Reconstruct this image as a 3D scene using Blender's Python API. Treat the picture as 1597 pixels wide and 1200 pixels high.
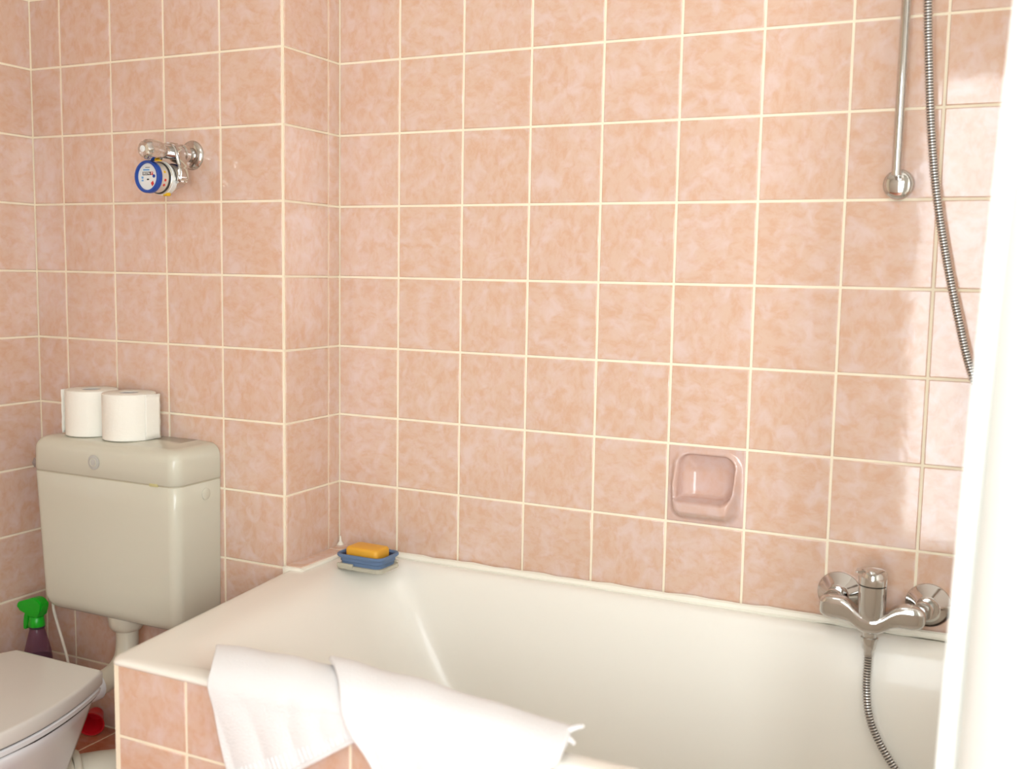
import bpy, bmesh, math, random
from mathutils import Vector, Matrix
S = bpy.context.scene
for o in list(bpy.data.objects): bpy.data.objects.remove(o)
random.seed(7)
# ------------------------------------------------------------ camera, light, exposure
CAM = Vector((1.3456, -1.925, 1.1833)); YAW, PIT, ROL = -.4461, -.1061, .0181
fw = Vector((math.sin(YAW)*math.cos(PIT), math.cos(YAW)*math.cos(PIT), math.sin(PIT)))
rt = Vector((math.cos(YAW), -math.sin(YAW), 0)); up = rt.cross(fw)
r2 = rt*math.cos(ROL)+up*math.sin(ROL); u2 = -rt*math.sin(ROL)+up*math.cos(ROL)
cd = bpy.data.cameras.new('camera'); cam = bpy.data.objects.new('camera', cd); S.collection.objects.link(cam)
M = Matrix((r2, u2, -fw)).transposed().to_4x4(); M.translation = CAM; cam.matrix_world = M
cd.sensor_width = 36; cd.lens = 36*1634.6/1597; cd.clip_start = .02
cd.dof.use_dof = True; cd.dof.focus_distance = 2.12; cd.dof.aperture_fstop = 2.8
S.camera = cam
w = bpy.data.worlds.new('world'); S.world = w; w.use_nodes = True
w.node_tree.nodes['Background'].inputs[0].default_value = (.86, .93, 1, 1)
w.node_tree.nodes['Background'].inputs[1].default_value = 2.5
def area(name, loc, rot, sx, sy, power, col=(1, 1, 1)):
    l = bpy.data.lights.new(name, 'AREA'); l.shape = 'RECTANGLE'; l.size = sx; l.size_y = sy; l.energy = power; l.color = col
    o = bpy.data.objects.new(name, l); o.location = loc; o.rotation_euler = rot; S.collection.objects.link(o); return o
area('daylight_outside_window', (1.36, -2.60, 1.06), (math.radians(90), 0, 0), 1.0, 2.1, 40, (.92, .98, 1))
area('daylight_outside_narrow_window', (2.06, -2.56, 1.40), (math.radians(90), 0, 0), .30, 1.0, 22, (.92, .98, 1))
area('ceiling_fill', (.85, -1.2, 2.44), (0, 0, 0), .5, .5, 2.5, (.96, .98, 1))  # unseen fill added below the ceiling to lift the room, not a fitting
S.view_settings.view_transform = 'Standard'; S.view_settings.look = 'None'
S.view_settings.gamma = 1; S.view_settings.use_curve_mapping = False; S.view_settings.exposure = .09

# ------------------------------------------------------------ materials
def lin(r, g, b):
    f = lambda c: (c/255/12.92) if c/255 <= .04045 else ((c/255+.055)/1.055)**2.4
    return (f(r), f(g), f(b), 1)
def mat(name, col, rough=.5, metal=0., noise=0., nscale=20, bump=0., bscale=60, coat=0., spec=.5, **kw):
    m = bpy.data.materials.new(name); m.use_nodes = True; nt = m.node_tree; b = nt.nodes['Principled BSDF']
    b.inputs['Roughness'].default_value = rough; b.inputs['Metallic'].default_value = metal
    b.inputs['Coat Weight'].default_value = coat; b.inputs['Specular IOR Level'].default_value = spec
    b.inputs['Base Color'].default_value = col
    for k, v in kw.items(): b.inputs[k.replace('_', ' ')].default_value = v
    tc = nt.nodes.new('ShaderNodeTexCoord')
    if noise or True:
        n = nt.nodes.new('ShaderNodeTexNoise'); n.inputs['Scale'].default_value = nscale; n.inputs['Detail'].default_value = 4
        nt.links.new(tc.outputs['Object'], n.inputs['Vector'])
        mx = nt.nodes.new('ShaderNodeMix'); mx.data_type = 'RGBA'
        mx.inputs['A'].default_value = [c*(1-noise) for c in col[:3]]+[1]; mx.inputs['B'].default_value = [min(1, c*(1+noise)) for c in col[:3]]+[1]
        nt.links.new(n.outputs['Fac'], mx.inputs['Factor']); nt.links.new(mx.outputs['Result'], b.inputs['Base Color'])
    if bump:
        n2 = nt.nodes.new('ShaderNodeTexNoise'); n2.inputs['Scale'].default_value = bscale; n2.inputs['Detail'].default_value = 3
        bp = nt.nodes.new('ShaderNodeBump'); bp.inputs['Strength'].default_value = bump; bp.inputs['Distance'].default_value = .002
        nt.links.new(tc.outputs['Object'], n2.inputs['Vector']); nt.links.new(n2.outputs['Fac'], bp.inputs['Height']); nt.links.new(bp.outputs['Normal'], b.inputs['Normal'])
    return m
def tilemat(name, base, orange, pale, rough=.16, clouds=1.0):
    m = bpy.data.materials.new(name); m.use_nodes = True; nt = m.node_tree; N = nt.nodes; L = nt.links; b = N['Principled BSDF']
    tc = N.new('ShaderNodeTexCoord'); oi = N.new('ShaderNodeObjectInfo')
    mp = N.new('ShaderNodeVectorMath'); mp.operation = 'MULTIPLY_ADD'
    cx = N.new('ShaderNodeCombineXYZ')
    for k in range(3):
        q = N.new('ShaderNodeMath'); q.operation = 'MULTIPLY'; q.inputs[1].default_value = (37., 53., 71.)[k]
        L.new(oi.outputs['Random'], q.inputs[0]); L.new(q.outputs[0], cx.inputs[k])
    mp.inputs[1].default_value = (1, 1, 1); L.new(tc.outputs['Object'], mp.inputs[0]); L.new(cx.outputs[0], mp.inputs[2])
    vr = N.new('ShaderNodeVectorRotate'); vr.rotation_type = 'Z_AXIS'; fl_ = N.new('ShaderNodeMath'); fl_.operation = 'MULTIPLY'; fl_.inputs[1].default_value = 40.
    sn = N.new('ShaderNodeMath'); sn.operation = 'SNAP'; sn.inputs[1].default_value = math.pi/2
    L.new(oi.outputs['Random'], fl_.inputs[0]); L.new(fl_.outputs[0], sn.inputs[0]); L.new(sn.outputs[0], vr.inputs['Angle']); L.new(tc.outputs['Object'], vr.inputs['Vector']); L.new(vr.outputs[0], mp.inputs[0])
    def noise(sc, det, dist, stretch=None):
        n = N.new('ShaderNodeTexNoise'); n.inputs['Scale'].default_value = sc; n.inputs['Detail'].default_value = det; n.inputs['Roughness'].default_value = .56; n.inputs['Distortion'].default_value = dist
        if stretch:
            g = N.new('ShaderNodeMapping'); g.inputs['Rotation'].default_value = (0, 0, .7); g.inputs['Scale'].default_value = stretch
            L.new(mp.outputs[0], g.inputs[0]); L.new(g.outputs[0], n.inputs['Vector'])
        else: L.new(mp.outputs[0], n.inputs['Vector'])
        return n
    def ramp(src, a, c):
        r = N.new('ShaderNodeMapRange'); r.inputs['From Min'].default_value = a; r.inputs['From Max'].default_value = c; r.interpolation_type = 'SMOOTHSTEP'
        L.new(src.outputs['Fac'], r.inputs['Value']); return r
    n1 = ramp(noise(42, 8, .35, (1, 1.5, 1)), .36, .70); n2 = ramp(noise(30, 7, .5), .42, .74)
    a = N.new('ShaderNodeMix'); a.data_type = 'RGBA'; a.inputs['A'].default_value = base; a.inputs['B'].default_value = orange
    c = N.new('ShaderNodeMix'); c.data_type = 'RGBA'; c.inputs['B'].default_value = pale
    L.new(n1.outputs[0], a.inputs['Factor']); L.new(a.outputs['Result'], c.inputs['A']); L.new(n2.outputs[0], c.inputs['Factor'])
    L.new(c.outputs['Result'], b.inputs['Base Color'])
    b.inputs['Roughness'].default_value = rough; b.inputs['IOR'].default_value = 1.62
    bp = N.new('ShaderNodeBump'); bp.inputs['Strength'].default_value = .07; bp.inputs['Distance'].default_value = .002
    n3 = noise(32, 2, 0); L.new(n3.outputs['Fac'], bp.inputs['Height']); L.new(bp.outputs['Normal'], b.inputs['Normal'])
    return m
M_tile = tilemat('peach_tile_glaze', lin(220, 189, 169), lin(215, 174, 148), lin(224, 199, 190), .075)
M_grout = mat('cream_grout', lin(247, 236, 212), .8, noise=.04, nscale=40)
M_caulk = mat('white_caulk', lin(244, 240, 226), .6, noise=.03)
M_floor = tilemat('floor_tile_glaze', lin(196, 128, 98), lin(188, 108, 74), lin(200, 142, 124), .35)
M_paint = mat('white_paint', lin(240, 238, 232), .7)
M_enamel = mat('tub_enamel', lin(243, 240, 231), .26, coat=.22, noise=.01, nscale=4)
M_porc = mat('toilet_porcelain', lin(232, 236, 240), .12, coat=.3)
M_lid = mat('toilet_lid_plastic', lin(214, 212, 206), .13)
M_cis = mat('cistern_beige_plastic', lin(211, 209, 192), .12, noise=.01, nscale=5)
M_cisline = mat('cistern_seam', lin(186, 180, 158), .5)
M_pipew = mat('ivory_pipe_plastic', lin(214, 208, 190), .35)
M_chrome = mat('chrome', (.62, .61, .595, 1), .06, 1.0)
M_hose = mat('hose_chrome', (.72, .71, .70, 1), .16, 1.0)
M_steel = mat('dull_steel', (.40, .39, .40, 1), .3, .8)
M_groove = mat('hose_groove', (.06, .055, .05, 1), .4, .6)
M_dark = mat('dark_gap', (.03, .03, .03, 1), .6)
M_towel = mat('white_terry', lin(238, 237, 237), .95, bump=.8, bscale=420, spec=.1)
M_paper = mat('toilet_paper', lin(246, 244, 234), .95, bump=.5, bscale=140, spec=.1)
M_card = mat('cardboard', lin(196, 190, 186), .9)
M_soap = mat('amber_soap', lin(232, 172, 56), .45, noise=.03, nscale=30, Subsurface_Weight=.15)
M_blue = mat('blue_silicone', lin(96, 122, 158), .5)
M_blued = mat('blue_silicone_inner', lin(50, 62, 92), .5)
M_green = mat('green_plastic', lin(14, 178, 30), .3)
M_red = mat('red_plastic', lin(205, 22, 38), .35)
M_blk = mat('black_print', (.012, .012, .014, 1), .5)
M_ringb = mat('blue_ring_plastic', lin(20, 70, 160), .3)
M_white = mat('dial_white', lin(225, 228, 226), .4)
M_ltblue = mat('light_blue_print', lin(110, 165, 215), .5)
M_redp = mat('red_print', lin(205, 50, 45), .5)
M_yel = mat('yellow_print', lin(222, 178, 20), .5)
M_mbody = mat('meter_body_silver', lin(214, 208, 196), .25, .35)
M_emb = mat('emblem_grey', lin(186, 186, 180), .3)
M_soapdish = tilemat('soap_dish_glaze', lin(212, 180, 168), lin(210, 172, 154), lin(214, 188, 182), .10)
M_ylw = mat('yellowed_plastic', lin(200, 192, 140), .5)
def trans(name, col, rough, alpha_t, tint):
    m = bpy.data.materials.new(name); m.use_nodes = True; nt = m.node_tree; b = nt.nodes['Principled BSDF']
    b.inputs['Base Color'].default_value = col; b.inputs['Roughness'].default_value = rough
    t = nt.nodes.new('ShaderNodeBsdfTransparent'); t.inputs[0].default_value = tint
    mx = nt.nodes.new('ShaderNodeMixShader'); mx.inputs[0].default_value = alpha_t
    nt.links.new(b.outputs[0], mx.inputs[1]); nt.links.new(t.outputs[0], mx.inputs[2]); nt.links.new(mx.outputs[0], nt.nodes['Material Output'].inputs[0])
    return m
M_bottle = trans('purple_clear_plastic', lin(128, 92, 116), .06, .62, (.74, .60, .70, 1))
M_clear = trans('clear_plastic', lin(222, 218, 200), .15, .45, (.93, .92, .86, 1))
M_glass = trans('window_glass', (.9, .95, .95, 1), .02, .93, (1, 1, 1, 1))
def curtainmat():
    m = mat('curtain_white', lin(250, 252, 248), .8, spec=.1); nt = m.node_tree
    t = nt.nodes.new('ShaderNodeBsdfTranslucent'); t.inputs[0].default_value = lin(248, 250, 246)
    mx = nt.nodes.new('ShaderNodeMixShader'); mx.inputs[0].default_value = .3
    nt.links.new(nt.nodes['Principled BSDF'].outputs[0], mx.inputs[1]); nt.links.new(t.outputs[0], mx.inputs[2]); nt.links.new(mx.outputs[0], nt.nodes['Material Output'].inputs[0])
    return m
M_curt = curtainmat()

# ------------------------------------------------------------ object helpers
ORG = {}
def link(o): S.collection.objects.link(o); return o
def tag(o, label=None, cat=None, group=None, kind=None):
    for k, v in (('label', label), ('category', cat), ('group', group), ('kind', kind)):
        if v: o[k] = v
    return o
def thing(name, loc, label, cat, group=None):
    o = link(bpy.data.objects.new(name, None)); o.location = loc; o.empty_display_size = .05; ORG[o.name] = Vector(loc); return tag(o, label, cat, group)
def obj(name, bm, m, parent=None, smooth=True, org=None, mods=()):
    """links a bmesh given in world coordinates as one object"""
    O = ORG[parent.name] if parent else Vector(org if org is not None else (0, 0, 0))
    me = bpy.data.meshes.new(name)
    bmesh.ops.recalc_face_normals(bm, faces=bm.faces)
    bm.transform(Matrix.Translation(-O)); bm.to_mesh(me); bm.free()
    for p in me.polygons: p.use_smooth = bool(smooth)
    if smooth and smooth != 'all': me.set_sharp_from_angle(angle=math.radians(38))
    me.materials.append(m)
    o = link(bpy.data.objects.new(name, me)); ORG[o.name] = O
    if parent: o.parent = parent
    else: o.location = O
    return o
def box(bm, x0, x1, y0, y1, z0, z1, bev=0, seg=2):
    r = bmesh.ops.create_cube(bm, size=1, matrix=Matrix.Translation(((x0+x1)/2, (y0+y1)/2, (z0+z1)/2)) @ Matrix.Diagonal((abs(x1-x0), abs(y1-y0), abs(z1-z0), 1)))
    if bev:
        es = list({e for v in r['verts'] for e in v.link_edges}); bmesh.ops.bevel(bm, geom=es, offset=bev, segments=seg, affect='EDGES', profile=.5)
    return bm
def B(*a, **k): return box(bmesh.new(), *a, **k)
def loft(bm, rings, cap0=True, cap1=True, closed=True):
    V = [[bm.verts.new(p) for p in r] for r in rings]; n = len(V[0])
    for a, b in zip(V, V[1:]):
        for i in range(n if closed else n-1):
            j = (i+1) % n; bm.faces.new((a[i], a[j], b[j], b[i]))
    if cap0: bm.faces.new(V[0][::-1])
    if cap1: bm.faces.new(V[-1])
    return bm
def frame(d):
    d = Vector(d).normalized(); a = Vector((0, 0, 1)) if abs(d.z) < .9 else Vector((1, 0, 0))
    x = d.cross(a).normalized(); return x, d.cross(x).normalized(), d
def lathe(prof, c, axis=(0, 0, 1), n=32, cap0=True, cap1=True, bm=None):
    """prof: list of (radius, distance along axis)"""
    bm = bm or bmesh.new(); x, y, d = frame(axis); c = Vector(c)
    return loft(bm, [[c+d*h+(x*math.cos(2*math.pi*i/n)+y*math.sin(2*math.pi*i/n))*r for i in range(n)] for r, h in prof], cap0, cap1)
def smoothpath(P, k=8):
    P = [Vector(p) for p in P]; Q = [2*P[0]-P[1]]+P+[2*P[-1]-P[-2]]; out = []
    for i in range(1, len(Q)-2):
        for s in range(k):
            t = s/k; a, b, c, d = Q[i-1:i+3]
            out.append(.5*((2*b)+(c-a)*t+(2*a-5*b+4*c-d)*t*t+(3*b-a-3*c+d)*t**3))
    return out+[P[-1]]
def tube(P, rad, n=14, bm=None, caps=True):
    """rad: number or function of index"""
    bm = bm or bmesh.new(); P = [Vector(p) for p in P]; rings = []; x = None
    for i, p in enumerate(P):
        d = (P[min(i+1, len(P)-1)]-P[max(i-1, 0)]).normalized()
        if x is None: x = frame(d)[0]
        x = (x-d*x.dot(d)).normalized(); y = d.cross(x); r = rad(i) if callable(rad) else rad
        rings.append([p+(x*math.cos(2*math.pi*k/n)+y*math.sin(2*math.pi*k/n))*r for k in range(n)])
    return loft(bm, rings, caps, caps)
def prism(pts, y0, y1, bev=0, bm=None, seg=2):
    """polygon pts (x,z) extruded along y"""
    bm = bm or bmesh.new(); loft(bm, [[(x, y0, z) for x, z in pts], [(x, y1, z) for x, z in pts]])
    if bev: bmesh.ops.bevel(bm, geom=[e for e in bm.edges], offset=bev, segments=seg, affect='EDGES')
    return bm
def rrect(x0, x1, y0, y1, r, z, nc=8, ns=6):
    P = []; r = min(r, (x1-x0)/2-1e-4, (y1-y0)/2-1e-4)
    C = [(x1-r, y1-r, 0), (x0+r, y1-r, 90), (x0+r, y0+r, 180), (x1-r, y0+r, 270)]
    for q, (cx, cy, a0) in enumerate(C):
        arc = [(cx+r*math.cos(math.radians(a0+90*k/nc)), cy+r*math.sin(math.radians(a0+90*k/nc))) for k in range(nc+1)]
        P += arc; nx, ny, a1 = C[(q+1) % 4]; e = (nx+r*math.cos(math.radians(a1)), ny+r*math.sin(math.radians(a1)))
        P += [(arc[-1][0]+(e[0]-arc[-1][0])*k/ns, arc[-1][1]+(e[1]-arc[-1][1])*k/ns) for k in range(1, ns)]
    return [Vector((x, y, z)) for x, y in P]

# ------------------------------------------------------------ tiles
T = .152; H0 = 1.624; G = .0048; TH = .007
_tm = {}
def tilemesh(w_, h_, m):
    k = (round(w_, 4), round(h_, 4), m.name)
    if k not in _tm:
        bm = bmesh.new(); a, b, e = w_/2, h_/2, .0012
        R = lambda x, y, z: [(x, y, z), (-x, y, z), (-x, -y, z), (x, -y, z)]
        loft(bm, [R(a, b, -TH), R(a, b, .0004), R(a-e*.35, b-e*.35, .0011), R(a-e*1.4, b-e*1.4, .0016)])
        me = bpy.data.meshes.new('tile'); bmesh.ops.recalc_face_normals(bm, faces=bm.faces); bm.to_mesh(me); bm.free(); me.materials.append(m)
        for p in me.polygons: p.use_smooth = .2 < abs(p.normal.z) < .985
        _tm[k] = me
    return _tm[k]
def tiles(parent, o, U, V, us, vs, m=None, skip=(), g=G):
    """o + U*u + V*v plane (normal UxV faces out); us, vs are joint positions"""
    U = Vector(U); V = Vector(V); N = U.cross(V); R0 = Matrix((U, V, N)).transposed()
    for i in range(len(us)-1):
        for j in range(len(vs)-1):
            if (i, j) in skip: continue
            wd, ht = us[i+1]-us[i]-g, vs[j+1]-vs[j]-g
            if wd < .004 or ht < .004: continue
            t = link(bpy.data.objects.new('tile', tilemesh(wd, ht, m or M_tile))); t.parent = parent
            p = Vector(o)+U*(us[i]+us[i+1])/2+V*(vs[j]+vs[j+1])/2-ORG[parent.name]
            R = R0 @ Matrix.Rotation(random.gauss(0, .0022), 3, 'X') @ Matrix.Rotation(random.gauss(0, .0022), 3, 'Y')
            t.matrix_local = Matrix.Translation(p+N*random.uniform(-.0002, .0002)) @ R.to_4x4()
rows = [0.]+[H0-9*T-.152+T*k for k in range(0, 15)] + [2.5]    # joint heights
# ------------------------------------------------------------ room shell
sx0, sx1 = 5*T, 6*T; sz1, sz0 = H0-5*T, H0-6*T                  # soap dish slot
XR, YF, ZC, XL, YB = 2.40, -2.45, 2.5, -.711, -.194
bm = bmesh.new()
for a in ((-.03, sx0+.006, 0, .12, 0, ZC), (sx1-.006, XR, 0, .12, 0, ZC), (sx0+.006, sx1-.006, 0, .12, 0, sz0+.006), (sx0+.006, sx1-.006, 0, .12, sz1-.006, ZC)): box(bm, *a)
wb = tag(obj('wall_back', bm, M_grout, smooth=False), kind='structure')
cols = [0.]+[T*k for k in range(1, 14)]+[XR]
ri = [j for j in range(len(rows)-1) if abs(rows[j]-sz0) < .01][0]
tiles(wb, (0, 0, 0), (1, 0, 0), (0, 0, 1), cols, rows, skip=[(5, ri)]+[(i, j) for i in range(14) for j in range(4)])
wp = tag(obj('wall_pier', B(XL, -.001, YB, 0.0, 0, ZC), M_grout, smooth=False), kind='structure')
tiles(wp, (0, YB, 0), (1, 0, 0), (0, 0, 1), [XL, -.6173, -.6173+T, -.6173+2*T, -.6173+3*T, -.0030], rows)
tiles(wp, (0, 0, 0), (0, 1, 0), (0, 0, 1), [YB+.001, -.0425, -.001], rows)
wl = tag(obj('wall_left', B(XL-.1, XL, YF, 0, 0, ZC), M_grout, smooth=False), kind='structure')
tiles(wl, (XL, 0, 0), (0, 1, 0), (0, 0, 1), [YB-T*k-.001 for k in range(6, -1, -1)], rows)
tag(obj('wall_right', B(XR, XR+.1, YF, .12, 0, ZC), M_paint, smooth=False), kind='structure')
wx0, wx1, wz0, wz1 = .93, 1.78, .12, 1.99
vx0, vx1, vz0, vz1 = 1.85, 2.25, .86, 1.92
bm = bmesh.new()
for a in ((XL-.1, wx0, YF-.1, YF, 0, ZC), (wx1, vx0, YF-.1, YF, 0, ZC), (vx1, XR+.1, YF-.1, YF, 0, ZC), (vx0, vx1, YF-.1, YF, 0, vz0), (vx0, vx1, YF-.1, YF, vz1, ZC), (wx0, wx1, YF-.1, YF, 0, wz0), (wx0, wx1, YF-.1, YF, wz1, ZC)): box(bm, *a)
tag(obj('wall_front', bm, M_paint, smooth=False), kind='structure')
for nm, (a0, a1, b0, b1), fr in (('window_1', (wx0, wx1, wz0, wz1), .05), ('window_2', (vx0, vx1, vz0, vz1), .025)):
    bm = bmesh.new()
    for a in ((a0, a0+fr, YF-.09, YF-.03, b0, b1), (a1-fr, a1, YF-.09, YF-.03, b0, b1), (a0+fr, a1-fr, YF-.09, YF-.03, b0, b0+fr), (a0+fr, a1-fr, YF-.09, YF-.03, b1-fr, b1)): box(bm, *a)
    wn = tag(obj(nm, bm, M_paint, smooth=False), kind='structure')
    obj('pane', B(a0+fr, a1-fr, YF-.062, YF-.058, b0+fr, b1-fr), M_glass, wn, smooth=False)
tag(obj('ceiling', B(XL-.1, XR+.1, YF-.1, .12, ZC, ZC+.1), M_paint, smooth=False), kind='structure')
fl = tag(obj('floor', B(XL-.1, XR+.1, YF-.1, .12, -.1, 0), M_grout, smooth=False), kind='structure')
fx = [XL]+[XL+.077+.152*k for k in range(0, 18)]; fy = [-2.44+.152*k for k in range(0, 16)]
tiles(fl, (0, 0, 0), (1, 0, 0), (0, 1, 0), fx[:16], fy[:14], M_floor)
# low tiled plinth boxed in behind the toilet
ph = .104
pl = tag(obj('trim_plinth', B(XL, .075, -.41, YB, 0, ph-.0016), M_grout, smooth=False), kind='structure')
tiles(pl, (0, 0, ph-.0016), (1, 0, 0), (0, 1, 0), [XL, -.634, -.482, -.33, -.178, -.026, .075], [-.41, -.33, YB], M_floor)

# ------------------------------------------------------------ tub surround (apron) and bathtub
RZ = .56
AY, AX = -.733, .077
ap = thing('tub_surround', (AX, AY, 0), 'pink tiled panel boxing in the front of the white bathtub', 'bath panel')
bm = bmesh.new(); box(bm, AX, XR, AY, AY+.03, 0, .552); box(bm, AX, AX+.03, AY+.03, -.20, 0, .545)
obj('grout_bed', bm, M_grout, ap, smooth=False)
az = [0.001, .126, .278, .430, .5525]
tiles(ap, (0, AY, 0), (1, 0, 0), (0, 0, 1), [AX+.008, .2275]+[.2275+T*k for k in range(1, 12)]+[XR], az)
tiles(ap, (AX, 0, 0), (0, -1, 0), (0, 0, 1), [.21, .362, .514, .666, -AY], az)
sh = tag(obj('trim_tub_end', B(1.725, XR-.001, AY+.032, -.001, 0, .5535), M_grout, smooth=False), kind='structure')
tiles(sh, (0, 0, .5535), (1, 0, 0), (0, 1, 0), [1.73, 1.88, 2.03, 2.18, 2.33, XR], [AY+.035, -.55, -.40, -.25, -.10, -.002])
def skew(P, x1=1.72):
    out = []
    for p in P:
        g = .112*(-p.y); t = max(0, min(1, (x1-p.x)/x1)); out.append(Vector((p.x+g*t, p.y, p.z)))
    return out
def ring(l, r, b, f, rad, z): return skew(rrect(-.011+l, 1.72-r, -.742+f, -.004-b, rad, z))
rg = [ring(.010, .01, .01, .010, .012, .5495), ring(.004, .004, .004, .004, .016, .5498), ring(.002, .002, .002, .002, .018, .553), ring(.003, .003, .003, .003, .020, .557), ring(.009, .008, .007, .010, .026, .5603),
      ring(.05, .04, .02, .024, .05, .5605), ring(.080, .07, .026, .034, .09, .5595), ring(.105, .085, .033, .044, .10, .5555), ring(.128, .10, .041, .054, .11, .545), ring(.150, .11, .050, .062, .115, .522),
      ring(.185, .12, .066, .072, .12, .46), ring(.25, .14, .078, .084, .12, .36), ring(.33, .16, .092, .098, .12, .25), ring(.40, .19, .11, .116, .12, .18), ring(.48, .24, .15, .155, .12, .145), ring(.60, .34, .22, .22, .1, .135)]
bm = loft(bmesh.new(), rg, cap0=False, cap1=True)
tub = obj('bathtub', bm, M_enamel, smooth='all', org=(.86, -.37, 0))
tag(tub, 'white enamelled bathtub set into pink tiles along the long wall', 'bathtub')
sd = tub.modifiers.new('s', 'SOLIDIFY'); sd.thickness = .003; sd.offset = 0
sb = tub.modifiers.new('b', 'SUBSURF'); sb.levels = sb.render_levels = 1
# white silicone bead where tub meets wall, uneven
def bead(P, r, name='sealant_bead'):
    Q = smoothpath(P, 14); return obj(name, tube(Q, lambda i: r*(1+.22*math.sin(i*1.7)*math.sin(i*.61)), 8), M_caulk, tub)
bead([(.06, -.0112, .5645), (.4, -.0112, .565), (.8, -.0112, .566), (1.2, -.0112, .569), (1.70, -.0112, .571)], .0085)
# narrow tiled ledge between pier and tub
ld = tag(obj('trim_ledge', B(.0005, .049, YB-.012, -.0005, .540, .5665, bev=.002), M_caulk), kind='structure')
tiles(ld, (0, 0, .5668), (1, 0, 0), (0, 1, 0), [.002, .046], [YB-.008, -.0425, -.002], g=.006)
obj('sealant_bead', tube(smoothpath([(.049, -.206, .563), (.051, -.12, .564), (.052, -.02, .566)], 8), .004, 8), M_caulk, ld)
obj('sealant_lump', lathe([(.009, 0), (.0065, .005), (.003, .010), (.0014, .022)], (.0085, -.0085, .5665), n=10), M_caulk, ld)

# ------------------------------------------------------------ ceramic soap dish set into the wall
def soapdish():
    bm = bmesh.new(); n = 56; w2 = T/2-.0025; cx, cz = (sx0+sx1)/2, (sz0+sz1)/2
    def rb(u, v, a, b, c, d, r):   # signed distance to rounded box a..b, c..d  (negative inside)
        qx = abs(u-(a+b)/2)-(b-a)/2+r; qy = abs(v-(c+d)/2)-(d-c)/2+r
        return math.hypot(max(qx, 0), max(qy, 0))+min(max(qx, qy), 0)-r
    sst = lambda x: (lambda t: t*t*(3-2*t))(max(0, min(1, x)))
    V = []
    for j in range(n+1):
        R = []
        for i in range(n+1):
            u = -1+2*i/n; v = -1+2*j/n
            do = rb(u, v, -.93, .93, -.95, .93, .40)
            di = rb(u, v, -.76, .78, -.42, .84, .36 if v > 0 or u > 0 else .12)
            lip = .005+.031*sst((.75-v)/1.25)          # rim height grows towards the bottom
            h = lip*sst(-do/(.16+.18*max(0, min(1, -v*1.4))))
            bowl = math.sin(math.pi/2*max(0, min(1, (.80-abs(u))/.50)))*math.sin(math.pi/2*max(0, min(1, (.86-v)/.60)))
            inn = sst(-di/.09)
            h = h*(1-inn)-(.008+.020*bowl)*inn
            R.append(bm.verts.new((cx+u*w2, -.0014-h, cz+v*w2)))
        V.append(R)
    for j in range(n):
        for i in range(n): bm.faces.new((V[j][i], V[j][i+1], V[j+1][i+1], V[j+1][i]))
    edge = [V[0][i] for i in range(n+1)]+[V[j][n] for j in range(1, n+1)]+[V[n][i] for i in range(n-1, -1, -1)]+[V[j][0] for j in range(n-1, 0, -1)]
    back = [bm.verts.new((v.co.x, .004, v.co.z)) for v in edge]
    for a in range(len(edge)):
        b = (a+1) % len(edge); bm.faces.new((edge[a], edge[b], back[b], back[a]))
    return bm
sdo = obj('soap_dish', soapdish(), M_soapdish, smooth='all', org=((sx0+sx1)/2, 0, sz0))
tag(sdo, 'recessed pink ceramic soap dish set into the long tiled wall above the bathtub', 'soap dish')

# ------------------------------------------------------------ cistern
cx0, cx1, cy0, cy1, cz0, czl, cz1 = -.584, -.169, -.3315, YB-.002, .424, .7365, .812
cis = thing('toilet_cistern', (-.38, YB, cz0), 'beige plastic toilet cistern mounted on the tiled wall left of the bathtub', 'cistern')
def rr2(x0, x1, y0, y1, rf, z, nc=7):
    """front corners rounded (rf), back corners nearly square"""
    P = []
    for (cx, cy, r, a0) in ((x1-.004, y1-.004, .004, 0), (x0+.004, y1-.004, .004, 90), (x0+rf, y0+rf, rf, 180), (x1-rf, y0+rf, rf, 270)):
        P += [Vector((cx+r*math.cos(math.radians(a0+90*k/nc)), cy+r*math.sin(math.radians(a0+90*k/nc)), z)) for k in range(nc+1)]
    return P
def cring(z, ins, rf=.023):
    t = max(0, (czl-z)/(czl-cz0)); return rr2(cx0+.017*t+ins*1.1, cx1-.004*t-ins, cy0+.004*t+ins*.8, cy1, rf-ins*.3, z)
R_ = [cring(cz0, .028), cring(cz0+.002, .018), cring(cz0+.008, .0095), cring(cz0+.018, .003), cring(cz0+.03, 0)]+[cring(cz0+.03+(czl-.004-cz0-.03)*k/6, 0) for k in range(1, 7)]+[cring(czl-.002, .002)]
obj('body', loft(bmesh.new(), R_), M_cis, cis, smooth='all')
obj('seam', loft(bmesh.new(), [cring(czl-.004, .0014), cring(czl+.002, .0014)]), M_cisline, cis, smooth=False)
def lring(z, ins, rf=.025): return rr2(cx0-.001+ins, cx1+.001-ins, cy0-.001+ins*.95, cy1, max(.012, rf-ins*.2), z)
R_ = [lring(czl+.0005, .0015), lring(czl+.002, 0)]+[lring(cz1-.0275, .001)]
for k in range(1, 9):
    a = math.radians(90*k/8); R_.append(lring(cz1-.0275+.026*math.sin(a), .001+.027*(1-math.cos(a))))
R_.append(lring(cz1-.0005, .060)); R_.append(lring(cz1, .062))
obj('lid', loft(bmesh.new(), R_), M_cis, cis, smooth='all')
EMZ = .7685
e = obj('emblem', lathe([(.016, 0), (.016, .0012), (.0145, .0022), (.006, .0026)], (-.394, cy0-.0008, EMZ), (0, -1, 0), 28), M_emb, cis); e['label'] = 'round grey embossed badge'
obj('emblem_ring', tube([(-.394+.0085*math.cos(a*.314), cy0-.0035, EMZ+.0085*math.sin(a*.314)) for a in range(21)], .0009, 6), M_cis, e)
obj('clip', B(-.238, -.216, cy0-.0022, cy0+.003, czl-.003, czl+.003, bev=.0006), M_ylw, cis)
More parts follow.
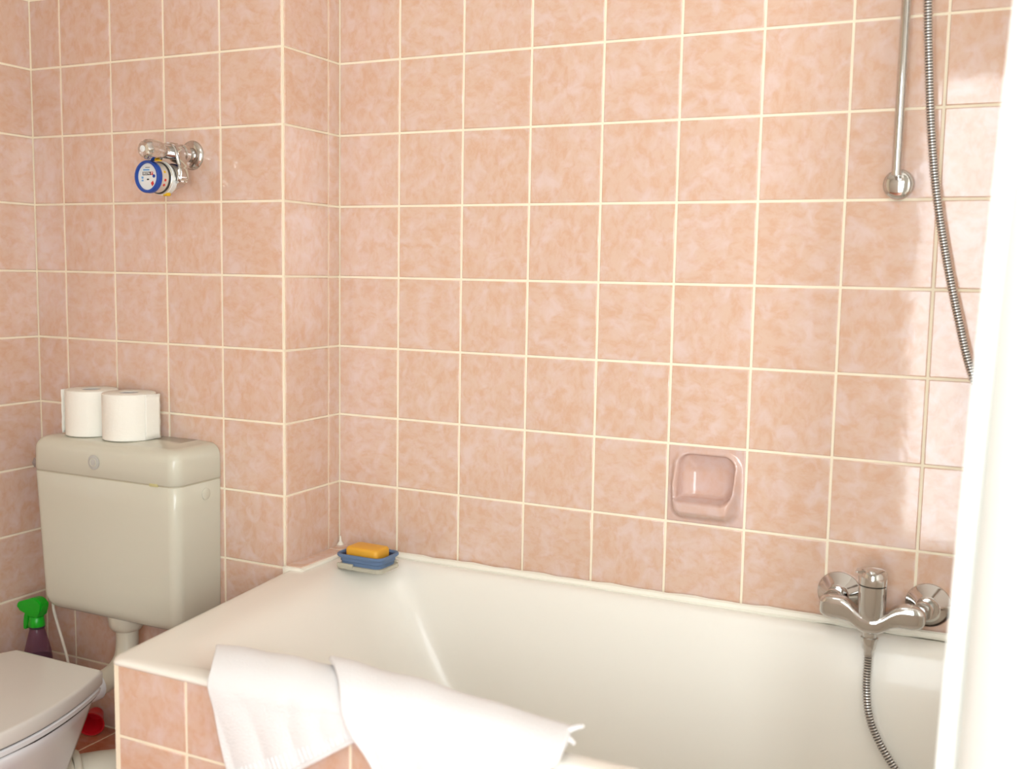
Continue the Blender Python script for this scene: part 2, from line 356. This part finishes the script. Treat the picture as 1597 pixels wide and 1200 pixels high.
obj('side_plug', lathe([(.0125, 0), (.0125, .001), (.011, .0018)], (cx1+.0002, -.243, .709), (1, 0, 0), 28), M_cis, cis)
n_ = obj('inlet_nut', lathe([(.007, 0), (.007, .006), (.0115, .007), (.0115, .022), (.009, .024)], (cx0, -.300, .744), (-1, 0, 0), 6), M_steel, cis, smooth=False)
obj('outlet_collar', lathe([(.040, .005), (.040, -.006), (.037, -.026), (.030, -.036), (.026, -.038)], (-.372, -.272, cz0+.003), n=32), M_pipew, cis)
obj('flush_pipe', tube(smoothpath([(-.372, -.272, .41), (-.372, -.272, .36), (-.368, -.285, .325), (-.355, -.33, .308), (-.342, -.41, .305), (-.337, -.50, .305)], 8), .024, 20), M_pipew, cis)
obj('pipe_joint', lathe([(.026, 0), (.030, .003), (.030, .045), (.026, .05)], (-.345, -.385, .3065), (.05, -1, 0), 24), M_porc, cis)
tag(obj('supply_tube', tube(smoothpath([(-.575, -.268, .445), (-.594, -.272, .425), (-.603, -.268, .40), (-.598, -.262, .36), (-.588, -.258, .32), (-.576, -.255, .27), (-.570, -.255, .20), (-.568, -.255, ph+.001)], 8), .0032, 8), M_caulk, org=(-.568, -.255, ph)),
    'thin pale tube running down from cistern corner beside the spray bottle', 'tube')
# toilet rolls
def roll(loc, label, rz):
    t = thing('toilet_roll', loc, label, 'toilet roll', 'toilet rolls on the cistern')
    x, y, z = loc; R = .0555; n = 56
    rings = [(.021, .1), (.021, .0), (R-.002, 0), (R, .0015), (R, .0985), (R-.002, .1), (.021, .1)]
    bm = bmesh.new(); prev = None
    L = [[bm.verts.new((x+math.cos(2*math.pi*i/n)*r*(1+.006*math.sin(3*i*2*math.pi/n+1)), y+math.sin(2*math.pi*i/n)*r, z+h)) for i in range(n)] for r, h in rings[:-1]]
    for a, b in zip(L, L[1:]+L[:1]):
        for i in range(n): j = (i+1) % n; bm.faces.new((a[i], a[j], b[j], b[i]))
    obj('paper', bm, M_paper, t)
    bm = bmesh.new(); loft(bm, [[(x+math.cos(2*math.pi*i/24)*r, y+math.sin(2*math.pi*i/24)*r, z+h) for i in range(24)] for r, h in ((.0205, .001), (.0205, .0985), (.0190, .0985), (.0190, .001))], False, False)
    obj('cardboard_core', bm, M_card, t)
    bm = bmesh.new(); V = []
    for k in range(9):
        a = math.radians(rz-34+38*k/8); r = R+.0008+.010*(k/8)**2.2
        V.append([bm.verts.new((x+r*math.cos(a)+.0008*math.sin(q*2.1+k), y+r*math.sin(a), z+.0015+.0965*q/8)) for q in range(9)])
    for a, b in zip(V, V[1:]):
        for q in range(8): bm.faces.new((a[q], a[q+1], b[q+1], b[q]))
    o = obj('loose_sheet', bm, M_paper, t, smooth='all'); s = o.modifiers.new('s', 'SOLIDIFY'); s.thickness = .0006
    return t
roll((-.371, -.2535, cz1), 'white toilet roll on the cistern, right-hand one standing in front, whole', 24)
roll((-.4835, -.2515, cz1), 'white toilet roll on the cistern, left-hand one partly hidden', 205)

# ------------------------------------------------------------ toilet
tlt = thing('toilet', (-.335, -.66, 0), 'white toilet bowl with closed lid standing below the beige cistern', 'toilet')
def dshape(z, s=1., dy=0., y0=-.490, y1=-.950, hw=.188, back=.118, dx=0., n=72):
    """D outline, straight back edge at y0, widest at 60 percent"""
    P = []; cx = -.330+dx
    m_ = n//2
    for k in range(m_+1):       # right side from back to front tip
        t = k/m_; y = y0+(y1-y0)*t
        if t < .58: wd = back+(hw-back)*math.sin(math.pi/2*(t/.58))**.9
        else: wd = hw*math.sqrt(max(0, 1-((t-.58)/.42)**2.3))
        P.append((wd, y))
    out = [Vector((cx+a, b, z)) for a, b in P]+[Vector((cx-a, b, z)) for a, b in P[-2::-1]]
    c = Vector((cx, (y0+y1)/2, z)); out = [c+(p-c)*s+Vector((0, dy, 0)) for p in out]
    return out
LZ = .4015
obj('lid', loft(bmesh.new(), [dshape(LZ-.030, .975), dshape(LZ-.029, .992), dshape(LZ-.026, .998), dshape(LZ-.006, 1), dshape(LZ-.002, .994), dshape(LZ-.0005, .984), dshape(LZ, .965)]), M_lid, tlt, smooth=True)
obj('seat', loft(bmesh.new(), [dshape(LZ-.046, .96), dshape(LZ-.045, .975), dshape(LZ-.036, .985), dshape(LZ-.0335, .970)]), M_porc, tlt, smooth=True)
k_ = obj('hinge_bar', B(-.43, -.23, -.500, -.482, LZ-.040, LZ-.012, bev=.005), M_porc, tlt)
def bw(z, s, dy=0, y0=-.497, back=.105, hw=.186): return dshape(z, s, dy, y0=y0, back=back, hw=hw)
obj('bowl', loft(bmesh.new(), [bw(0, .70, .02, back=.10, hw=.125), bw(.02, .68, .02, back=.10, hw=.122), bw(.12, .62, .03, back=.10, hw=.12), bw(.20, .68, .025, hw=.145), bw(.26, .80, .018, hw=.166), bw(.30, .88, .012, hw=.178), bw(.325, .93, .008), bw(.338, .965, .004), bw(.345, .975), bw(.350, .975), bw(.3535, .965)]), M_porc, tlt, smooth='all')
obj('seat_gap_shade', loft(bmesh.new(), [dshape(LZ-.0505, .955), dshape(LZ-.044, .955)]), M_dark, tlt, smooth=False)  # near-black filler, shade between bowl and seat put into its colour
obj('lid_gap_shade', loft(bmesh.new(), [dshape(LZ-.036, .962), dshape(LZ-.0285, .962)]), M_dark, tlt, smooth=False)  # same dark filler standing in for the shade between seat and lid
# waste pipe
wpipe = thing('waste_pipe', (-.29, -.44, .18), 'ivory waste pipe with ribbed collar low behind the toilet bowl', 'pipe')
PP = smoothpath([(-.345, -.60, .153), (-.335, -.54, .152), (-.31, -.475, .151), (-.25, -.41, .150), (-.14, -.365, .150), (.02, -.34, .150)], 8)
obj('pipe', tube(PP, .045, 28), M_pipew, wpipe)
for k, (i, r) in enumerate(((12, .055), (14, .053), (16, .055))):
    d = (PP[i+1]-PP[i-1]).normalized(); obj('collar_ring', lathe([(.044, -.008), (r-.002, -.007), (r, -.004), (r, .004), (r-.002, .007), (.044, .008)], PP[i], d, 36), M_pipew, wpipe)
# ------------------------------------------------------------ red scoop
def scoop():
    t = Vector((-.512, -.252, ph+.031)); d = Vector((.45, -.72, -.12)).normalized(); x, y, _ = frame(d); rings = []
    n = 28
    for r, h in ((.017, -.045), (.022, -.025), (.0295, 0), (.0315, .002), (.028, .001), (.020, -.025), (.014, -.04)):
        rings.append([t+d*h+(x*math.cos(2*math.pi*i/n)*r*1.0+y*math.sin(2*math.pi*i/n)*r*.93) for i in range(n)])
    bm = loft(bmesh.new(), rings, True, True)
    return bm
tag(obj('scoop', scoop(), M_red, org=(-.475, -.285, ph)), 'small red plastic scoop lying on the tiles behind the toilet', 'scoop')
# ------------------------------------------------------------ spray bottle
bx, by = -.622, -.298
sp = thing('spray_bottle', (bx, by, ph), 'purple spray bottle with bright green trigger head behind the toilet', 'spray bottle')
obj('bottle', lathe([(.030, 0), (.034, .004), (.034, .10), (.033, .165), (.029, .20), (.0205, .235), (.0150, .256), (.0135, .262)], (bx, by, ph), n=32), M_bottle, sp)
obj('liquid', lathe([(.028, .002), (.032, .005), (.032, .10), (.031, .165), (.0285, .188)], (bx, by, ph), n=32), trans('purple_liquid', lin(100, 66, 92), .1, .5, (.62, .44, .56, 1)), sp)
zc = ph+.258
obj('neck_ring', lathe([(.0165, 0), (.0172, .003), (.0165, .0055)], (bx, by, zc-.003), n=24), M_dark, sp)
cl = obj('collar', lathe([(.0175, 0), (.018, .002), (.0155, .020), (.014, .022)], (bx, by, zc+.002), n=24), M_green, sp)
ux = lambda px: bx+(px-60)*.00142
uz = lambda py: zc+.002+(982-py)*.00136
hd = prism([(ux(a), uz(b)) for a, b in ((27, 946), (36, 941), (50, 936), (62, 932), (72, 934), (80, 941), (79, 950), (71, 960), (69, 967), (52, 967), (49, 960), (40, 958), (30, 960), (27, 955))], by-.012, by+.012, bev=.003)
obj('trigger_head', hd, M_green, sp)
obj('nozzle', lathe([(.007, 0), (.0085, .002), (.0085, .009), (.006, .010)], (ux(29), by, uz(952)), (-1, 0, 0), 16), M_green, sp)
obj('trigger', prism([(ux(a), uz(b)) for a, b in ((39, 957), (48, 959), (46, 972), (42, 984), (39, 991), (33, 991), (35, 978), (38, 968))], by-.007, by+.007, bev=.002), M_green, sp)

# ------------------------------------------------------------ water valve and meter on the pier wall
yw = YB-.0015
mv = thing('water_meter_valve', (-.235, yw, 1.41), 'chrome shut-off valve with round blue-rimmed water meter on the tiled wall above the cistern', 'water meter')
vx, vz = -.236, 1.417
obj('escutcheon', lathe([(.031, 0), (.031, .002), (.028, .006), (.022, .009), (.016, .010)], (vx, yw, vz), (0, -1, 0), 36), M_chrome, mv)
obj('stem', lathe([(.0150, 0), (.0150, .022), (.019, .024), (.019, .034), (.016, .036), (.016, .050)], (vx, yw, vz), (0, -1, 0), 28), M_chrome, mv)
yv = yw-.048
bm = prism([(vx-.022, vz+.016), (vx-.012, vz+.021), (vx+.008, vz+.019), (vx+.018, vz+.008), (vx+.030, vz-.030), (vx+.031, vz-.058), (vx+.024, vz-.064), (vx+.008, vz-.063), (vx+.004, vz-.050), (vx-.004, vz-.030), (vx-.022, vz-.012)], yv-.022, yv+.006, bev=.005, seg=3)
obj('valve_body', bm, M_chrome, mv)
kx, kz = vx-.003, vz-.001
obj('spindle', lathe([(.013, 0), (.013, .016), (.010, .018), (.010, .026)], (kx, yv-.018, kz), (0, -1, 0), 20), M_chrome, mv)
kn = bmesh.new(); rings = []
for (r, h, fl) in ((.013, .0, 0), (.0185, .003, .3), (.0205, .010, .6), (.0205, .030, 1), (.0185, .042, 1), (.014, .048, .6), (.007, .0495, 0)):
    rings.append([Vector((kx+math.cos(a)*r*(1+.05*fl*math.cos(8*a)), yv-.040-h, kz+math.sin(a)*r*(1+.05*fl*math.cos(8*a)))) for a in [2*math.pi*i/64 for i in range(64)]])
k = obj('knob', loft(kn, rings), M_chrome, mv)
obj('knob_cap', lathe([(.0065, 0), (.0065, .002), (.004, .0035)], (kx, yv-.0885, kz), (0, -1, 0), 18), M_white, k)
obj('index_mark', B(kx+.004, kx+.014, yv-.062, yv-.052, kz-.0215, kz-.0190, bev=.0005), M_yel, k)
mx, mz = vx-.020, vz-.053
ym = yw-.061
K = .88
obj('meter_base', lathe([(0.0162, 0.040), (0.0234, 0.0187), (0.0279, .012), (0.0297, 0)], (mx+.004, ym, mz), (0, 1, 0), 36), M_chrome, mv)
obj('meter_case', lathe([(0.0324, 0), (0.0333, .002), (0.0333, .014), (0.0311, .016), (0.0306, .020), (0.0302, .021), (0.0302, 0.0425)], (mx, ym, mz), (0, -1, 0), 48), M_mbody, mv)
o = obj('dark_seal', lathe([(0.0319, .0145), (0.0326, .0165), (0.0311, .020)], (mx, ym, mz), (0, -1, 0), 48), M_dark, mv)
ri_ = bmesh.new(); loft(ri_, [[(mx+r*math.cos(a), ym-h, mz+r*math.sin(a)) for a in [2*math.pi*i/56 for i in range(56)]] for r, h in ((0.0306, 0.0391), (0.0328, 0.0399), (0.0328, 0.0493), (0.0315, 0.0510), (0.0274, 0.0510), (0.0266, 0.0476), (0.0266, 0.0391))], False, False)
obj('rim_ring', ri_, M_ringb, mv)
dial = obj('dial', lathe([(.0270, 0), (.0270, .0040)], (mx, ym-.0420, mz), (0, -1, 0), 48), M_white, mv, smooth=False)
yd = ym-.0461
def plate(name, x0, x1, z0, z1, m, t=.0006, par=dial):
    x0, x1, z0, z1 = [q*.9 for q in (x0, x1, z0, z1)]
    return obj(name, B(mx+x0, mx+x1, yd-t, yd, mz+z0, mz+z1), m, par, smooth=False)
plate('register_window', -.0155, .0085, .0035, .0110, M_blk); plate('register_red', .0087, .0150, .0035, .0110, M_redp)
def text(s, x, z, size, m, ext=.0002, par=dial, dy=.0008):
    cu = bpy.data.curves.new('t', 'FONT'); cu.body = s; cu.size = size; cu.extrude = ext; cu.align_x = 'CENTER'; cu.align_y = 'CENTER'; cu.offset = .00006
    to = bpy.data.objects.new('t', cu); S.collection.objects.link(to); bpy.context.view_layer.update()
    me = bpy.data.meshes.new_from_object(to.evaluated_get(bpy.context.evaluated_depsgraph_get())); bpy.data.objects.remove(to)
    me.transform(Matrix.Rotation(math.radians(90), 4, 'X')); me.transform(Matrix.Translation(Vector((mx+x, yd-dy, mz+z))-ORG[par.name]))
    me.materials.clear(); me.materials.append(m); o = link(bpy.data.objects.new('lettering', me)); o.parent = par; ORG[o.name] = ORG[par.name]; return o
text('00296', -.0032, .0065, .0074, M_white); text('P', .0106, .0065, .0072, M_white)
plate('brand_line', -.0135, .0045, .0135, .0170, M_ltblue); plate('top_line', -.007, .006, .0200, .0212, M_blk)
plate('unit_mark', -.003, .003, -.0075, -.0045, M_blk); plate('left_lines', -.019, -.0135, -.004, .0005, M_ltblue); plate('left_lines', -.019, -.0135, -.010, -.0065, M_ltblue)
obj('flow_star', lathe([(.0034, 0), (.0034, .0008)], (mx+.0160, yd, mz+.001), (0, -1, 0), 16), M_ringb, dial)
obj('red_pointer', prism([(mx+.008, mz-.0126), (mx+.0135, mz-.0085), (mx+.016, mz-.0144), (mx+.0112, mz-.019)], yd-.0008, yd), M_redp, dial)
for a, m in ((-.2, M_redp), (-.55, M_redp), (.35, M_yel)):
    c = Vector((mx+.0301*math.cos(a), ym-.029, mz+.0301*math.sin(a))); obj('side_mark', lathe([(.0028, 0), (.0028, .0006)], c, (math.cos(a), 0, math.sin(a)), 10), m, mv)
obj('back_ring', lathe([(.0325, -.002), (.0345, -.001), (.0345, .0105), (.0330, .0115)], (mx, ym, mz), (0, -1, 0), 48), M_white, mv)
obj('yellow_seal', B(mx+.004, mx+.018, ym-.011, ym-.001, mz-.0362, mz-.026, bev=.002), M_yel, mv)

# ------------------------------------------------------------ soap tray with soap
sx, sy = .148, -.108
tz = .5620
tr = thing('soap_tray', (sx, sy, tz), 'blue silicone soap tray on a clear stand in the bathtub corner', 'soap tray')
def rr(w_, d_, r, z): return rrect(sx-w_/2, sx+w_/2, sy-d_/2, sy+d_/2, r, z, 7, 2)
obj('bowl', loft(bmesh.new(), [rr(.094, .064, .016, tz+.006), rr(.100, .070, .018, tz+.0075), rr(.102, .071, .018, tz+.0150), rr(.105, .074, .018, tz+.0165), rr(.105, .074, .019, tz+.0235), rr(.114, .082, .020, tz+.0245), rr(.117, .085, .021, tz+.0265), rr(.117, .085, .021, tz+.0300), rr(.114, .082, .020, tz+.0315), rr(.107, .075, .018, tz+.0315), rr(.104, .072, .017, tz+.0295), rr(.101, .069, .016, tz+.020), rr(.092, .061, .014, tz+.014)]), M_blue, tr)
obj('liner', loft(bmesh.new(), [rr(.090, .060, .014, tz+.0142), rr(.099, .0675, .016, tz+.0190), rr(.1025, .0705, .016, tz+.0275), rr(.0995, .0680, .016, tz+.0275), rr(.090, .060, .014, tz+.0165)]), M_blued, tr)
obj('clear_stand', loft(bmesh.new(), [rr(.112, .080, .014, tz), rr(.114, .082, .016, tz+.0015), rr(.112, .080, .016, tz+.0075), rr(.106, .074, .015, tz+.0085), rr(.085, .055, .012, tz+.0055)]), M_clear, tr)
for q in (-1, 1): obj('stand_tab', B(sx-.050 if q < 0 else sx+.028, sx-.012 if q < 0 else sx+.050, sy+(-.0425 if q < 0 else .034), sy+(-.036 if q < 0 else .0405), tz+.003, tz+.0125, bev=.0015), M_clear, tr)
def soapbar():
    rs = lambda w_, d_, r, z: [Matrix.Rotation(-.03, 3, 'Z') @ (p-Vector((sx-.001, sy, 0)))+Vector((sx-.001, sy, 0)) for p in rrect(sx-w_/2, sx+w_/2-.002, sy-d_/2, sy+d_/2, r, z, 6, 2)]
    z = tz+.0170
    return loft(bmesh.new(), [rs(.076, .046, .006, z), rs(.080, .050, .007, z+.002), rs(.082, .052, .008, z+.008), rs(.082, .052, .008, z+.021), rs(.080, .050, .008, z+.0245), rs(.076, .046, .007, z+.0265), rs(.066, .037, .006, z+.0275)])
tag(obj('soap_bar', soapbar(), M_soap, smooth='all', org=(sx, sy, tz+.017)), 'amber yellow bar of soap lying in the blue soap tray', 'soap')

# ------------------------------------------------------------ mixer tap
yt = -.0016
mt = thing('bath_mixer_tap', (1.1535, yt, .60), 'chrome single-lever bath mixer tap on the tiled wall above the tub rim', 'tap')
tx, tzc, tyc = 1.1525, .618, -.062
for q in (-1, 1):
    ex = 1.1645+q*.075
    obj('escutcheon', lathe([(.0385, 0), (.0387, .0015), (.0383, .003), (.0375, .0038), (.0365, .0047), (.0215, .0225), (.0205, .0237), (.0195, .0245), (.0185, .029)], (ex, yt, .6195), (0, -1, 0), 40), M_chrome, mt)
    obj('union_nut', lathe([(.0155, 0), (.0165, .002), (.0165, .016), (.0155, .018)], (ex-.004, yt-.026, .619), (-.12, -1, 0), 24), M_chrome, mt)
half = [(.088, .003, .003, -.002), (.087, .011, .008, -.002), (.083, .0165, .0125, -.002), (.075, .0205, .0155, -.002), (.062, .0215, .016, -.002), (.050, .0212, .016, -.002), (.041, .0200, .0165, -.004), (.034, .0185, .0175, -.008), (.027, .017, .020, -.014), (.019, .0165, .0225, -.019), (.010, .0165, .0245, -.022)]
secs = [(-x, a, b, c) for x, a, b, c in half]+[(0, .0175, .0255, -.022)]+half[::-1]
R_ = []
for x, hz, hy, dz in secs:
    R_.append([Vector((tx+x*1.0, tyc+math.copysign(abs(math.cos(a))**.6, math.cos(a))*hy, .6135+dz+math.copysign(abs(math.sin(a))**.6, math.sin(a))*hz)) for a in [2*math.pi*i/28 for i in range(28)]])
o = obj('body', loft(bmesh.new(), R_), M_chrome, mt, smooth='all'); s_ = o.modifiers.new('s', 'SUBSURF'); s_.levels = s_.render_levels = 1
obj('cartridge_housing', lathe([(.018, -.036), (.0225, -.024), (.0235, -.006), (.0238, .0295)], (tx, tyc-.004, .630), (.0, .0, 1), 36), M_chrome, mt)
lv = obj('lever', lathe([(.0225, 0), (.0238, .0012), (.0240, .014), (.0230, .022), (.0185, .0265), (.010, .0285)], (tx, tyc-.004, .6603), (0, 0, 1), 36), M_chrome, mt)
bm = bmesh.new(); pr_ = [(-.018, .0215, .016, .0205), (-.008, .0255, .019, .0205), (.004, .031, .019, .024), (.016, .0325, .015, .029), (.030, .031, .011, .0295), (.036, .030, .006, .0295)]
loft(bm, [[(tx+sx_*wd, tyc-.004-yy, .6603+h+dz) for sx_, dz in ((-1, -.004), (-.6, .0), (0, .002), (.6, 0), (1, -.004), (0, -.006))] for yy, h, wd, _ in pr_])
obj('lever_blade', bm, M_chrome, lv, smooth='all')
obj('grip_fin', prism([(tx-.030, .6825), (tx-.018, .6865), (tx+.0, .6885), (tx+.016, .6845), (tx+.0, .6805), (tx-.018, .6795)], tyc-.020, tyc+.010, bev=.0015), M_chrome, lv)
obj('outlet', lathe([(.021, .002), (.017, -.012), (.0125, -.020), (.0120, -.026), (.0145, -.027), (.0145, -.031)], (tx-.001, tyc-.002, .593), n=32), M_chrome, mt)

# ------------------------------------------------------------ shower hose: mixer -> loop in tub -> up the wall
hs = thing('shower_hose', (tx, tyc, .56), 'ribbed chrome shower hose hanging from the tap and up the wall beside the rail', 'hose')
obj('hose_nut', lathe([(.0125, 0), (.0130, -.002), (.0115, -.016), (.0085, -.020), (.0083, -.028)], (tx-.001, tyc-.002, .5625), n=12), M_chrome, hs)
HP = [(tx-.001, -.064, .538), (tx-.001, -.066, .515), (tx+.000, -.074, .478), (tx+.008, -.086, .435), (tx+.027, -.094, .395), (tx+.062, -.105, .350), (1.27, -.12, .29), (1.36, -.14, .26), (1.44, -.14, .31), (1.465, -.13, .42), (1.45, -.105, .58), (1.41, -.075, .74), (1.352, -.055, .88),
      (1.2863+.003, -.05, 1.0248), (1.2614, -.046, 1.1188), (1.2358, -.043, 1.2233), (1.2152, -.043, 1.3277), (1.2015, -.045, 1.4316), (1.1927, -.05, 1.5346), (1.186, -.055, 1.6365), (1.184, -.06, 1.75), (1.183, -.062, 1.80)]
Q = smoothpath(HP, 40)
pitch = .0048; pts = [Q[0]]; acc = 0; step = pitch/4; last = Q[0]; rem = step
for a, b in zip(Q, Q[1:]):
    d = (b-a).length; t = rem
    while t <= d: pts.append(a.lerp(b, t/d)); t += step
    rem = t-d
prof = (.0080, .0080, .0062, .0062)
ho_ = obj('hose', tube(pts, lambda i: prof[i % 4], 14), M_hose, hs, smooth=True)
ho_.data.materials.append(M_groove)
for p in ho_.data.polygons:
    if len(p.vertices) == 4 and (p.index//14) % 4 == 2: p.material_index = 1
# ------------------------------------------------------------ shower rail
rl = thing('shower_rail', (1.153, yt, 1.34), 'slim chrome shower rail with round wall mount at its foot', 'shower rail')
obj('wall_mount', lathe([(.0255, 0), (.0262, .003), (.0256, .008), (.0235, .0115), (.018, .0145), (.010, .0163), (.003, .017)], (1.152, yt, 1.345), (0, -1, 0), 40), M_chrome, rl)
obj('bar', tube([(1.150, -.034, 1.358), (1.150, -.034, 1.40), (1.151, -.036, 1.62), (1.152, -.036, 1.98), (1.152, -.036, 2.0)], .0080, 24), M_chrome, rl)
obj('bar_foot', lathe([(.0080, 0), (.0080, .022)], (1.150, -.014, 1.3645), (0, -1, 0), 20), M_chrome, rl)
obj('upper_mount', lathe([(.0255, 0), (.0262, .003), (.0258, .014), (.02, .022), (.008, .044)], (1.152, yt, 1.99), (0, -1, 0), 32), M_chrome, rl)
hh = thing('hand_shower', (1.17, -.07, 1.84), 'chrome hand shower hooked near the top of the shower rail', 'hand shower')
obj('holder', B(1.135, 1.200, -.080, -.028, 1.80, 1.84, bev=.008), M_chrome, hh)
obj('handle', lathe([(.010, 0), (.013, .03), (.012, .12), (.016, .16)], (1.183, -.066, 1.80), (0, -.25, 1), 20), M_chrome, hh)
obj('spray_head', lathe([(.016, 0), (.04, .02), (.042, .032)], (1.183, -.10, 1.955), (0, -.9, -.4), 28), M_chrome, hh)

# ------------------------------------------------------------ towels over the tub edge
def towel(name, L, R, label, seed, amp=.004, nu=60, hem=False):
    rnd = random.Random(seed); L = smoothpath(L, 8); R = smoothpath(R, 8); nv = min(len(L), len(R)); L, R = L[:nv], R[:nv]
    fz = [(rnd.uniform(4, 11), rnd.uniform(-3, 3), rnd.uniform(0, 6), rnd.uniform(.5, 1)) for _ in range(5)]
    bm = bmesh.new(); V = []
    for i in range(nu+1):
        u = i/nu; col = []
        for j in range(nv):
            v = j/(nv-1); p = L[j].lerp(R[j], u)
            w_ = sum(a*math.sin(fu*u*2+fv*v*2.2+ph_) for fu, fv, ph_, a in fz)/3
            k = amp*w_*min(1, .35+1.2*abs(v-.4)); fr = max(0, min(1, (v-.42)/.15))
            p = p+Vector((0, -abs(k)*fr*1.3, k*(1-fr)*.9))
            p.z += .004*math.sin(math.pi*u)*(1-fr)
            col.append(bm.verts.new(p))
        V.append(col)
    for i in range(nu):
        for j in range(nv-1): bm.faces.new((V[i][j], V[i+1][j], V[i+1][j+1], V[i][j+1]))
    hempts = [V[i][nv-1].co.copy() for i in range(nu+1)]; hem2 = [V[i][nv-10].co.copy() for i in range(nu+1)]
    o = obj(name, bm, M_towel, smooth='all', org=(L[0]+R[0])/2)
    s = o.modifiers.new('s', 'SOLIDIFY'); s.thickness = .009; s.offset = 0
    s = o.modifiers.new('b', 'SUBSURF'); s.levels = s.render_levels = 1
    tag(o, label, 'towel', 'towels on the tub edge')
    if hem:
        bm = bmesh.new()
        for i in range(0, nu, 2):   # ribbed woven hem: short stitches
            a = hempts[i]; b = hem2[i]; m_ = a.lerp(b, .9); c = a.lerp(b, .15)
            tube([c+Vector((0, -.0058, 0)), m_+Vector((0, -.0060, 0))], .0016, 6, bm)
        ho = obj('hem_stitching', bm, M_towel, o); ho['kind'] = 'stuff'
        obj('hem_cord', tube([p+Vector((0, -.003, .0005)) for p in hempts], .0045, 8), M_towel, o)
    return o
towel('hand_towel', [(.262, -.668, .535), (.252, -.680, .575), (.250, -.690, .594), (.270, -.715, .595), (.287, -.742, .583), (.294, -.757, .562), (.307, -.760, .53), (.318, -.761, .49), (.335, -.762, .44), (.352, -.763, .400)],
      [(.53, -.658, .555), (.52, -.672, .585), (.515, -.690, .597), (.53, -.715, .598), (.545, -.742, .588), (.552, -.757, .577), (.558, -.758, .570), (.562, -.760, .563), (.567, -.761, .556), (.574, -.762, .549)],
      'white towel draped over the tub edge nearest the toilet, its ribbed hem showing', 3, .003, hem=True)
tw2 = towel('hand_towel', [(.470, -.660, .555), (.462, -.672, .595), (.462, -.688, .612), (.490, -.715, .613), (.520, -.745, .600), (.540, -.766, .575), (.562, -.774, .55), (.592, -.776, .52), (.63, -.777, .46), (.68, -.778, .38)],
      [(.835, -.662, .545), (.842, -.672, .568), (.850, -.688, .584), (.858, -.71, .586), (.862, -.735, .582), (.862, -.758, .572), (.850, -.768, .56), (.836, -.772, .545), (.80, -.774, .50), (.76, -.776, .42)],
      'white towel draped over the middle of the tub edge, overlapping the other towel', 11, .006)
bm = bmesh.new()
for a, b in (((.850, -.700, .588), (.873, -.704, .600)), ((.852, -.712, .584), (.868, -.722, .583))): tube([a, Vector(a).lerp(Vector(b), .6)+Vector((0, 0, .001)), b], lambda i: .0045-.001*i, 8, bm)
obj('loose_threads', bm, M_towel, tw2)

# ------------------------------------------------------------ shower curtain
def curtain():
    bm = bmesh.new(); nu, nv = 90, 40; V = []
    for i in range(nu+1):
        u = i/nu; col = []
        for j in range(nv+1):
            z = .30+(2.0-.30)*j/nv
            xe = 1.3101+(z-1.081)*.034+.014*min(.3, (z-1.07)**2)
            x = xe+u*(.36-.02*(z-.3)); a = .018+.012*(2-z)
            y = -.79+a*math.sin(u*24+.5*math.sin(z*2))-.02*u
            x += .010*math.sin(u*48)
            col.append(bm.verts.new((x, y, z)))
        V.append(col)
    for i in range(nu):
        for j in range(nv): bm.faces.new((V[i][j], V[i+1][j], V[i+1][j+1], V[i][j+1]))
    return bm
cu = obj('shower_curtain', curtain(), M_curt, smooth='all', org=(1.48, -.79, 2.0))
s = cu.modifiers.new('s', 'SOLIDIFY'); s.thickness = .0012
tag(cu, 'plain white curtain hanging in soft folds at the right edge of the frame', 'curtain')
tag(obj('curtain_rod', tube([(XL, -.79, 2.012), (XR, -.79, 2.012)], .0125, 20), M_chrome, org=(.67, -.79, 2.012)), 'chrome rod carrying the white curtain high above the tub edge', 'curtain rod')
